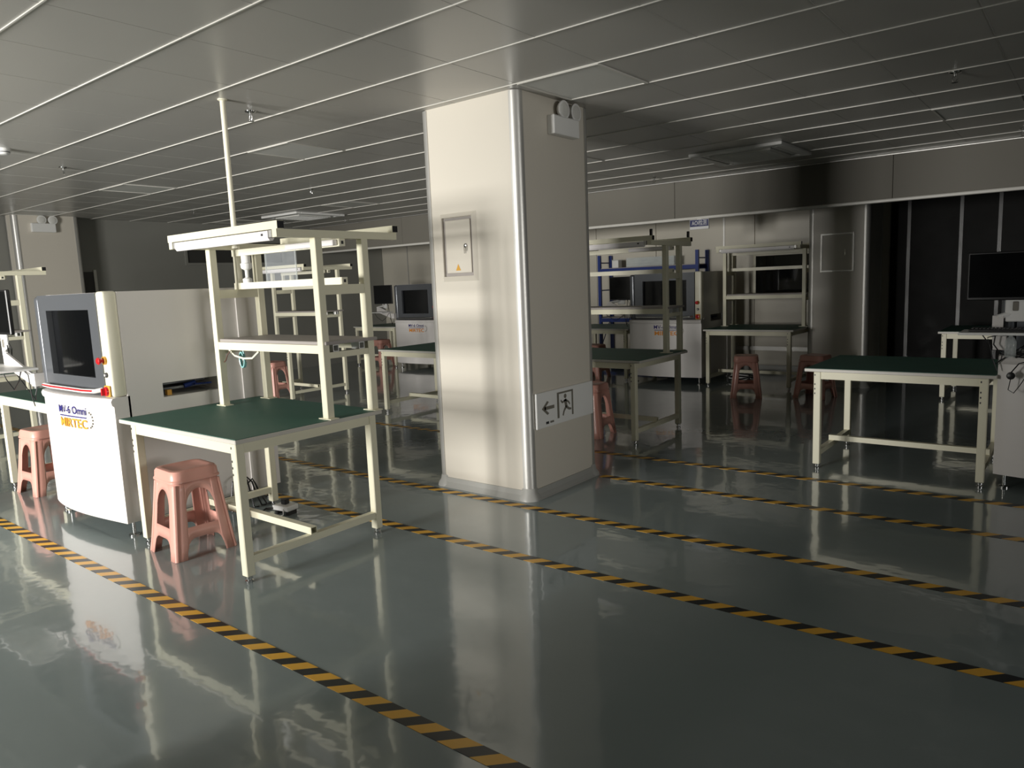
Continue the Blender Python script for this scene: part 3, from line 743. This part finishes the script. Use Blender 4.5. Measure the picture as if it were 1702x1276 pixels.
MB().quad((-0.03, -0.0148, 0.075), (0.016, -0.0148, 0.075), (-0.007, -0.0148, 0.122)).build('warning_triangle', 'yellow_plastic', dr, label='yellow warning triangle')

def emergency_light(x, y, z, label):
    R = tag(empty('emergency_light', (x, y, z)), label, 'emergency light', 'twin spot emergency lights')
    MB().rbox(0, 0.06, -0.155, 0.155, 0, 0.125, 0.006, 2).build('body', 'white_plastic', R)
    MB().box(0.06, 0.0615, -0.15, 0.15, 0.118, 0.12).build('lid_seam', 'cove_grey', R)
    for y_ in (-0.02, 0.125):
        hd = MB().lathe([(0.02, -0.035), (0.05, -0.02), (0.062, 0.0), (0.062, 0.012), (0.054, 0.014)], (0.045, y_, 0.172), 20, 'x').build('lamp_head', 'white_plastic', R, smooth=True)
        MB().lathe([(0.052, 0.012), (0.045, 0.016), (0.02, 0.018)], (0.045, y_, 0.172), 20, 'x').build('lens', 'diffuser', hd, smooth=True)
        MB().cyl((0.03, y_, 0.12), (0.03, y_, 0.15), 0.012, 10).build('neck', 'white_plastic', R)
    return R
emergency_light(-2.97, 4.37, 2.487, 'white twin spot emergency light high on the exit sign column')
emergency_light(-11.9, 4.25, 2.49, 'small white twin spot emergency light on the pilaster by the dark end wall')

es = tag(empty('exit_sign', (-2.97, 4.31, 0.49)), 'white emergency exit sign with left arrow and running figure low on the column', 'sign')
MB().rbox(0, 0.022, -0.36, 0.36, 0, 0.25, 0.004, 1).build('board', 'white_plastic', es)
xo = 0.0228
def flat(pts, name, material='print_grey'): MB().quad(*[(xo, p[0], p[1]) for p in pts]).build(name, material, es)
ar = MB()
ar.quad((xo, -0.30, 0.135), (xo, -0.235, 0.185), (xo, -0.215, 0.175), (xo, -0.255, 0.145), (xo, -0.25, 0.135)).quad((xo, -0.30, 0.135), (xo, -0.25, 0.135), (xo, -0.255, 0.125), (xo, -0.215, 0.095), (xo, -0.235, 0.085)).quad((xo, -0.27, 0.147), (xo, -0.15, 0.147), (xo, -0.15, 0.123), (xo, -0.27, 0.123))
ar.build('arrow', 'print_grey', es)
dm = MB()
for a, b, c, d in ((-0.115, -0.09, 0.04, 0.225), (0.07, 0.09, 0.04, 0.225), (-0.09, 0.07, 0.212, 0.225)): dm.box(xo - 0.0005, xo, a, b, c, d)
dm.build('door_symbol', 'print_grey', es)
mn = MB()
def seg(a, b, w0, w1):
    a, b = Vector(a), Vector(b); t = (b - a).normalized(); n_ = Vector((-t.y, t.x))
    mn.quad(*[(xo, q.x, q.y) for q in (a + n_ * w0, b + n_ * w1, b - n_ * w1, a - n_ * w0)])
mn.v += [(xo, -0.012 + 0.017 * math.cos(k * math.pi / 6), 0.188 + 0.017 * math.sin(k * math.pi / 6)) for k in range(12)]; mn.f.append(tuple(range(12)))
seg((-0.015, 0.165), (0.0, 0.11), 0.016, 0.014); seg((-0.01, 0.16), (-0.05, 0.145), 0.008, 0.007); seg((-0.05, 0.145), (-0.07, 0.165), 0.007, 0.006)
seg((-0.01, 0.16), (0.03, 0.14), 0.008, 0.007); seg((0.03, 0.14), (0.045, 0.12), 0.007, 0.006)
seg((0.0, 0.112), (-0.03, 0.085), 0.011, 0.009); seg((-0.03, 0.085), (-0.045, 0.05), 0.009, 0.008)
seg((0.0, 0.112), (0.03, 0.09), 0.011, 0.009); seg((0.03, 0.09), (0.062, 0.085), 0.009, 0.007)
mn.build('running_figure', 'print_grey', es)
MB().box(xo - 0.0005, xo, -0.255, -0.22, 0.022, 0.04).build('indicator', 'print_dark', es)
MB().box(xo - 0.0005, xo, -0.205, -0.16, 0.024, 0.038).build('small_print', 'print_grey', es)

sg = tag(empty('hanging_sign', (-4.05, 9.1, 2.085)), 'small dark blue hanging sign with white lettering under the beam', 'sign')
MB().rbox(-0.13, 0.13, -0.02, 0, 0.0, 0.125, 0.002, 1).build('plate', 'print_white', sg)
MB().box(-0.126, 0.126, -0.022, -0.019, 0.035, 0.121).build('blue_face', 'sign_blue', sg)
text_mesh('AOI\u68c0\u6d4b', 0.075, 'lettering', 'print_white', sg, lambda u, v: (-0.10 + u, -0.0235, 0.055 + v), width=0.20)
MB().box(-0.03, 0.03, -0.012, -0.004, 0.124, 0.14).build('hanger', 'aluminium', sg)

# ---------------------------------------------------------------- ceiling fittings
def led(x, y, label):
    R = tag(empty('led_panel', (x, y, ZC)), label, 'ceiling light', 'flush square light panels')
    w, h = GDX, GDY
    fr = MB()
    for a, b, c, d in ((0.004, w - 0.004, 0.004, 0.02), (0.004, w - 0.004, h - 0.02, h - 0.004), (0.004, 0.02, 0.02, h - 0.02), (w - 0.02, w - 0.004, 0.02, h - 0.02)): fr.box(a, b, c, d, -0.008, 0.01)
    fr.build('frame', 'seam_white', R)
    MB().box(0.02, w - 0.02, 0.02, h - 0.02, -0.003, 0.009).build('diffuser', 'diffuser', R)
names = ['above the row beyond the conduit pole', 'farther toward the dark end wall', 'touching the top of the exit sign column', 'beside the pilaster top with the emergency light', 'over the aisle near the far ceiling cassette', 'at the end of the aisle by the end wall', 'near the dark partition side of the ceiling', 'right behind the exit sign column top']
for (x, y), nm in zip(LED, names): led(x, y, 'flush square unlit ceiling light panel ' + nm)
def cassette(x, y, label, s=0.95):
    R = tag(empty('air_conditioner', (x + s / 2, y + s / 2, ZC)), label, 'air conditioner', 'ceiling cassette air conditioners')
    h = s / 2
    fr = MB(); q = h - 0.16
    for a, b, c, d in ((-h, h, -h, -h + 0.09), (-h, h, h - 0.09, h), (-h, -h + 0.09, -h + 0.09, h - 0.09), (h - 0.09, h, -h + 0.09, h - 0.09)): fr.rbox(a, b, c, d, -0.032, 0, 0.008, 2)
    fr.build('frame', 'white_plastic', R)
    MB().box(-h + 0.09, h - 0.09, -h + 0.09, h - 0.09, -0.012, 0).build('air_slot', 'print_dark', R)
    for a, b, c, d, sx, sy in ((-q, q, -h + 0.1, -h + 0.15, 0, 1), (-q, q, h - 0.15, h - 0.1, 0, -1), (-h + 0.1, -h + 0.15, -q, q, 1, 0), (h - 0.15, h - 0.1, -q, q, -1, 0)):
        MB().box(a, b, c, d, -0.026, -0.02).build('louvre', 'white_plastic', R)
    gr = MB().rbox(-q, q, -q, q, -0.045, -0.012, 0.008, 2).build('grille', 'diffuser', R)
    for k in range(12):
        yy = -q + 0.04 + (2 * q - 0.08) * k / 11
        MB().box(-q + 0.03, q - 0.03, yy - 0.004, yy + 0.004, -0.048, -0.044).build('grille_slat', 'white_plastic', gr)
cassette(-3.35, 7.25, 'square ceiling cassette air conditioner near the sign under the beam')
cassette(-10.72, 7.05, 'square ceiling cassette air conditioner toward the dark end wall')
def sprinkler(x, y, label):
    R = tag(empty('sprinkler', (x, y, ZC)), label, 'sprinkler', 'ceiling sprinklers')
    MB().lathe([(0.038, 0), (0.036, -0.006), (0.014, -0.012)], (0, 0, 0), 16).build('escutcheon', 'chrome', R, smooth=True)
    MB().lathe([(0.012, -0.01), (0.012, -0.03), (0.006, -0.032)], (0, 0, 0), 10).tube([(0.01, 0, -0.028), (0.016, 0, -0.045), (0.004, 0, -0.064)], 0.003, 6).tube([(-0.01, 0, -0.028), (-0.016, 0, -0.045), (-0.004, 0, -0.064)], 0.003, 6).build('body', 'chrome', R, smooth=True)
    MB().lathe([(0.02, -0.064), (0.02, -0.067)], (0, 0, 0), 14).build('deflector', 'chrome', R)
for x, y, l in ((-4.58, 3.0, 'chrome ceiling sprinkler next to the conduit pole'), (-7.57, 2.94, 'chrome ceiling sprinkler near the smoke detector'), (-7.56, 5.7, 'small chrome ceiling sprinkler over the middle aisle between light panels'),
                (-10.45, 5.76, 'tiny chrome ceiling sprinkler in front of the end wall'), (-0.78, 5.69, 'ceiling sprinkler above the machine with the keyboard tray'), (-0.6, 8.57, 'ceiling sprinkler at the dark partition end of the beam'),
                (-4.4, 8.53, 'chrome ceiling sprinkler close to the beam and hanging sign'), (-11.25, 7.88, 'tiny ceiling sprinkler left of the far cassette'), (-10.5, 8.6, 'tiny ceiling sprinkler between the far cassette and the beam')):
    sprinkler(x, y, l)
sd = tag(empty('smoke_detector', (-6.93, 2.26, ZC)), 'round white smoke detector on the ceiling', 'smoke detector')
MB().lathe([(0.055, 0), (0.055, -0.012), (0.05, -0.016)], (0, 0, 0), 24).build('base', 'white_plastic', sd, smooth=True)
MB().lathe([(0.047, -0.016), (0.046, -0.034), (0.036, -0.046), (0.015, -0.05)], (0, 0, 0), 24).build('head', 'white_plastic', sd, smooth=True)
MB().lathe([(0.0475, -0.024), (0.0475, -0.03)], (0, 0, 0), 24).build('vent_ring', 'print_dark', sd)
cp = tag(empty('conduit_pole', (-4.42, 2.70, 1.795)), 'ivory conduit pole from the ceiling down to the shelf frame', 'pole')
MB().cyl((0, 0, 0.0), (0, 0, ZC - 1.79), 0.017, 14).build('pipe', 'machine_cream', cp, smooth=True)
MB().lathe([(0.03, ZC - 1.79), (0.03, ZC - 1.80), (0.02, ZC - 1.805)], (0, 0, 0), 14).build('flange', 'machine_cream', cp, smooth=True)
MB().lathe([(0.025, 0.0), (0.025, 0.015), (0.018, 0.02)], (0, 0, 0), 14).build('socket', 'machine_cream', cp, smooth=True)

# ---------------------------------------------------------------- small things on and around the near bench
sh = tag(empty('acrylic_sheet', (-4.02, 2.755, 1.5722)), 'clear acrylic sheet standing between the two hanging rails', 'acrylic sheet')
MB().box(-0.16, 0.16, -0.002, 0.002, 0, 0.1755).build('pane', 'clear_acrylic', sh)
for x in (-0.16, 0.16): MB().box(x - 0.003, x + 0.003, -0.004, 0.004, 0, 0.1755).build('edge_strip', 'clear_bottle', sh)
nz_ = tag(empty('air_nozzle', (-4.42, 2.765, 1.572)), 'white hand air nozzle standing between the hanging rails', 'nozzle')
MB().lathe([(0.03, 0.09), (0.036, 0.1), (0.038, 0.125), (0.03, 0.13), (0.03, 0.175)], (0, 0, 0), 14).build('grip', 'white_plastic', nz_, smooth=True)
MB().lathe([(0.028, 0.0), (0.03, 0.01), (0.03, 0.025), (0.012, 0.035), (0.013, 0.08), (0.03, 0.092)], (0, 0, 0), 14).build('neck', 'white_plastic', nz_, smooth=True)
tc_ = tag(empty('tube_coil', (-4.36, 2.64, 1.052)), 'small coil of pale teal plastic tube hanging under the shelf', 'tube')
pts = []
for k in range(60):
    a = k / 60 * 2 * math.pi * 3
    pts.append((0.024 * math.cos(a), -0.01 + 0.02 * k / 60, 0.02 + 0.05 * math.sin(a)))
MB().tube(pts, 0.005, 6).build('coil', 'teal_tube', tc_, smooth=True)
MB().tube([(0.02, 0, 0.06), (0.01, 0, 0.09)], 0.004, 6).build('hook', 'teal_tube', tc_)
cc = tag(empty('electric_flex', (-4.44, 2.6, 1.072)), 'cream and brown cord drooping under the shelf', 'cord')
MB().tube([(0.0, 0, 0.065), (0.06, 0, 0.03), (0.16, 0, 0.015), (0.26, 0, 0.02), (0.34, 0, 0.065)], 0.007, 6).build('cream_cord', 'machine_cream', cc, smooth=True)
MB().tube([(-0.025, -0.03, -0.012), (-0.005, -0.03, 0.0), (0.02, -0.028, 0.04), (0.04, -0.02, 0.06)], 0.004, 6).build('brown_cord', 'brown_cord', cc, smooth=True)

ps = tag(empty('power_strip', (-4.26, 2.80, 0), math.radians(8)), 'white power strip with a black plug on the floor under the workbench', 'power strip')
MB().rbox(-0.07, 0.07, -0.05, 0.05, 0.03, 0.065, 0.004, 1).build('housing', 'white_plastic', ps)
MB().box(-0.06, -0.04, -0.04, 0.04, 0, 0.03).box(0.04, 0.06, -0.04, 0.04, 0, 0.03).build('stand', 'black_plastic', ps)
MB().rbox(-0.03, 0.015, -0.015, 0.025, 0.065, 0.10, 0.004, 1).build('plug', 'black_plastic', ps)
MB().tube([(-0.01, 0.01, 0.09), (-0.07, 0.05, 0.07), (-0.12, 0.06, 0.02), (-0.15, 0.04, 0.008), (-0.2, 0.0, 0.008), (-0.17, -0.06, 0.008)], 0.006, 6).build('black_cable', 'black_plastic', ps, smooth=True)
MB().tube([(0.03, -0.05, 0.045), (0.06, -0.08, 0.02), (0.02, -0.1, 0.006), (-0.03, -0.09, 0.006)], 0.004, 6).build('white_cable', 'white_plastic', ps, smooth=True)
cb = tag(empty('cable_bundle', (-4.645, 2.72, 0)), 'bundle of black cables looping over the lower rail of the workbench', 'cable')
for k, (a, hh) in enumerate(((0.0, 0.25), (0.06, 0.23), (0.1, 0.21))):
    MB().tube([(0.05, -0.12 + a, 0.006), (0.06, -0.12 + a, 0.12), (0.07, -0.11 + a, hh - 0.03), (0.07, -0.06 + a, hh), (0.07, 0.0 + a * 0.6, hh - 0.04), (0.06, 0.02 + a * 0.6, 0.13), (0.08, 0.03 + a, 0.008), (0.09, 0.06 + a, 0.007)], 0.006, 6).build('cable', 'black_plastic', cb, smooth=True)
p3 = tag(empty('cable_heap', (-4.32, 9.95, 0)), 'heap of black and white cables on the floor below the window bench', 'cable')
for k in range(6):
    r0 = 0.08 + 0.02 * k
    MB().tube([(0.5 + r0 * math.cos(t * 0.7) * (1 + 0.2 * math.sin(k + t)), r0 * 0.8 * math.sin(t * 0.7), 0.01 + 0.012 * k + 0.015 * math.sin(t * 1.3 + k)) for t in range(10)], 0.008, 6).build('cable', 'black_plastic' if k % 2 else 'white_plastic', p3, smooth=True)

# ---------------------------------------------------------------- blue storage rack
rk = tag(empty('storage_rack', (-6.45, 10.53, 0)), 'dark blue boltless steel storage rack against the far wall', 'rack')
RW, RD, RH = 1.72, 0.36, 1.88
for x in (0, RW):
    for y in (0, RD): MB().box(x - 0.025, x + 0.025, y - 0.02, y + 0.02, 0, RH).build('post', 'blue_steel', rk)
    for z in (0.3, 0.85, 1.3, 1.75): MB().box(x - 0.01, x + 0.01, 0.02, RD - 0.02, z, z + 0.02).build('side_brace', 'blue_steel', rk)
    MB().tube([(x, 0.02, 0.4), (x, RD - 0.02, 0.85)], 0.008, 6).build('diagonal_brace', 'blue_steel', rk)
for z in (0.1, 0.85, 1.66):
    for y in (0, RD): MB().box(0.025, RW - 0.025, y - 0.02, y + 0.02, z - 0.06, z).build('beam', 'blue_steel', rk)
    MB().box(0.02, RW - 0.02, 0.0, RD, z, z + 0.01).build('shelf', 'shelf_grey', rk)
bx_ = tag(empty('clear_box', (-6.22, 10.7, 1.672)), 'small bright clear plastic box on top of the blue rack', 'box')
MB().rbox(-0.06, 0.06, -0.06, 0.06, 0, 0.12, 0.006, 1).build('tub', 'paper', bx_)
MB().rbox(-0.064, 0.064, -0.064, 0.064, 0.12, 0.132, 0.004, 1).build('lid', 'clear_bottle', bx_)
wb = tag(empty('tinted_bin', (-5.55, 10.71, 1.672)), 'long pale translucent bin on the blue rack', 'bin')
bn = MB().box(-0.42, 0.42, -0.14, 0.14, 0, 0.01).box(-0.42, 0.42, -0.14, -0.13, 0.01, 0.14).box(-0.42, 0.42, 0.13, 0.14, 0.01, 0.14).box(-0.42, -0.41, -0.13, 0.13, 0.01, 0.14).box(0.41, 0.42, -0.13, 0.13, 0.01, 0.14)
bn.build('tub', 'clear_bottle', wb)
MB().box(-0.43, 0.43, -0.15, 0.15, 0.14, 0.15).build('lid', 'clear_acrylic', wb)

# ---------------------------------------------------------------- things at the right hand machine
kb = tag(empty('keyboard', (-0.42, 5.56, 1.068)), 'black keyboard on the tray beside the plain green table', 'keyboard')
MB().rbox(-0.2, 0.2, -0.07, 0.07, 0, 0.016, 0.004, 1).build('case', 'black_plastic', kb)
km = MB().box(-0.006, 0.006, -0.006, 0.006, 0, 0.006).mesh('key', 'print_dark')
for r_ in range(5):
    for c_ in range(18): inst(km, 'key', kb, (-0.18 + c_ * 0.021, -0.05 + r_ * 0.024, 0.016))
bt = tag(empty('plastic_bottle', (-0.40, 5.60, 0.90)), 'clear plastic spray bottle hanging below the keyboard tray', 'bottle')
MB().lathe([(0.028, 0), (0.032, 0.006), (0.032, 0.10), (0.02, 0.125), (0.012, 0.13), (0.012, 0.15)], (0, 0, 0), 16).build('bottle_body', 'clear_bottle', bt, smooth=True)
MB().lathe([(0.014, 0.142), (0.014, 0.152)], (0, 0, 0), 12).build('cap', 'white_plastic', bt, smooth=True)
hc = tag(empty('headset_cable', (-0.39, 5.62, 0.78)), 'tangle of black cable with a round plug on the white machine front', 'cable')
MB().lathe([(0.016, -0.02), (0.024, -0.03), (0.024, -0.045), (0.012, -0.05)], (0.0, 0.02, 0.0), 14, 'y').build('plug', 'black_plastic', hc, smooth=True)
MB().tube([(0.0, -0.012, 0.02), (0.04, -0.02, 0.08), (0.1, -0.02, 0.1), (0.2, -0.02, 0.1)], 0.004, 6).build('cable', 'black_plastic', hc, smooth=True)
MB().tube([(0.0, -0.02, -0.02), (-0.01, -0.025, -0.09), (0.02, -0.025, -0.11), (0.05, -0.025, -0.06), (0.1, -0.022, 0.04), (0.14, -0.02, 0.1)], 0.003, 6).build('cable', 'black_plastic', hc, smooth=True)
MB().tube([(-0.09, -0.02, 0.28), (-0.1, -0.02, 0.2), (-0.06, -0.02, 0.14), (0.05, -0.02, 0.12), (0.2, -0.02, 0.11)], 0.0045, 6).build('cable', 'black_plastic', hc, smooth=True)
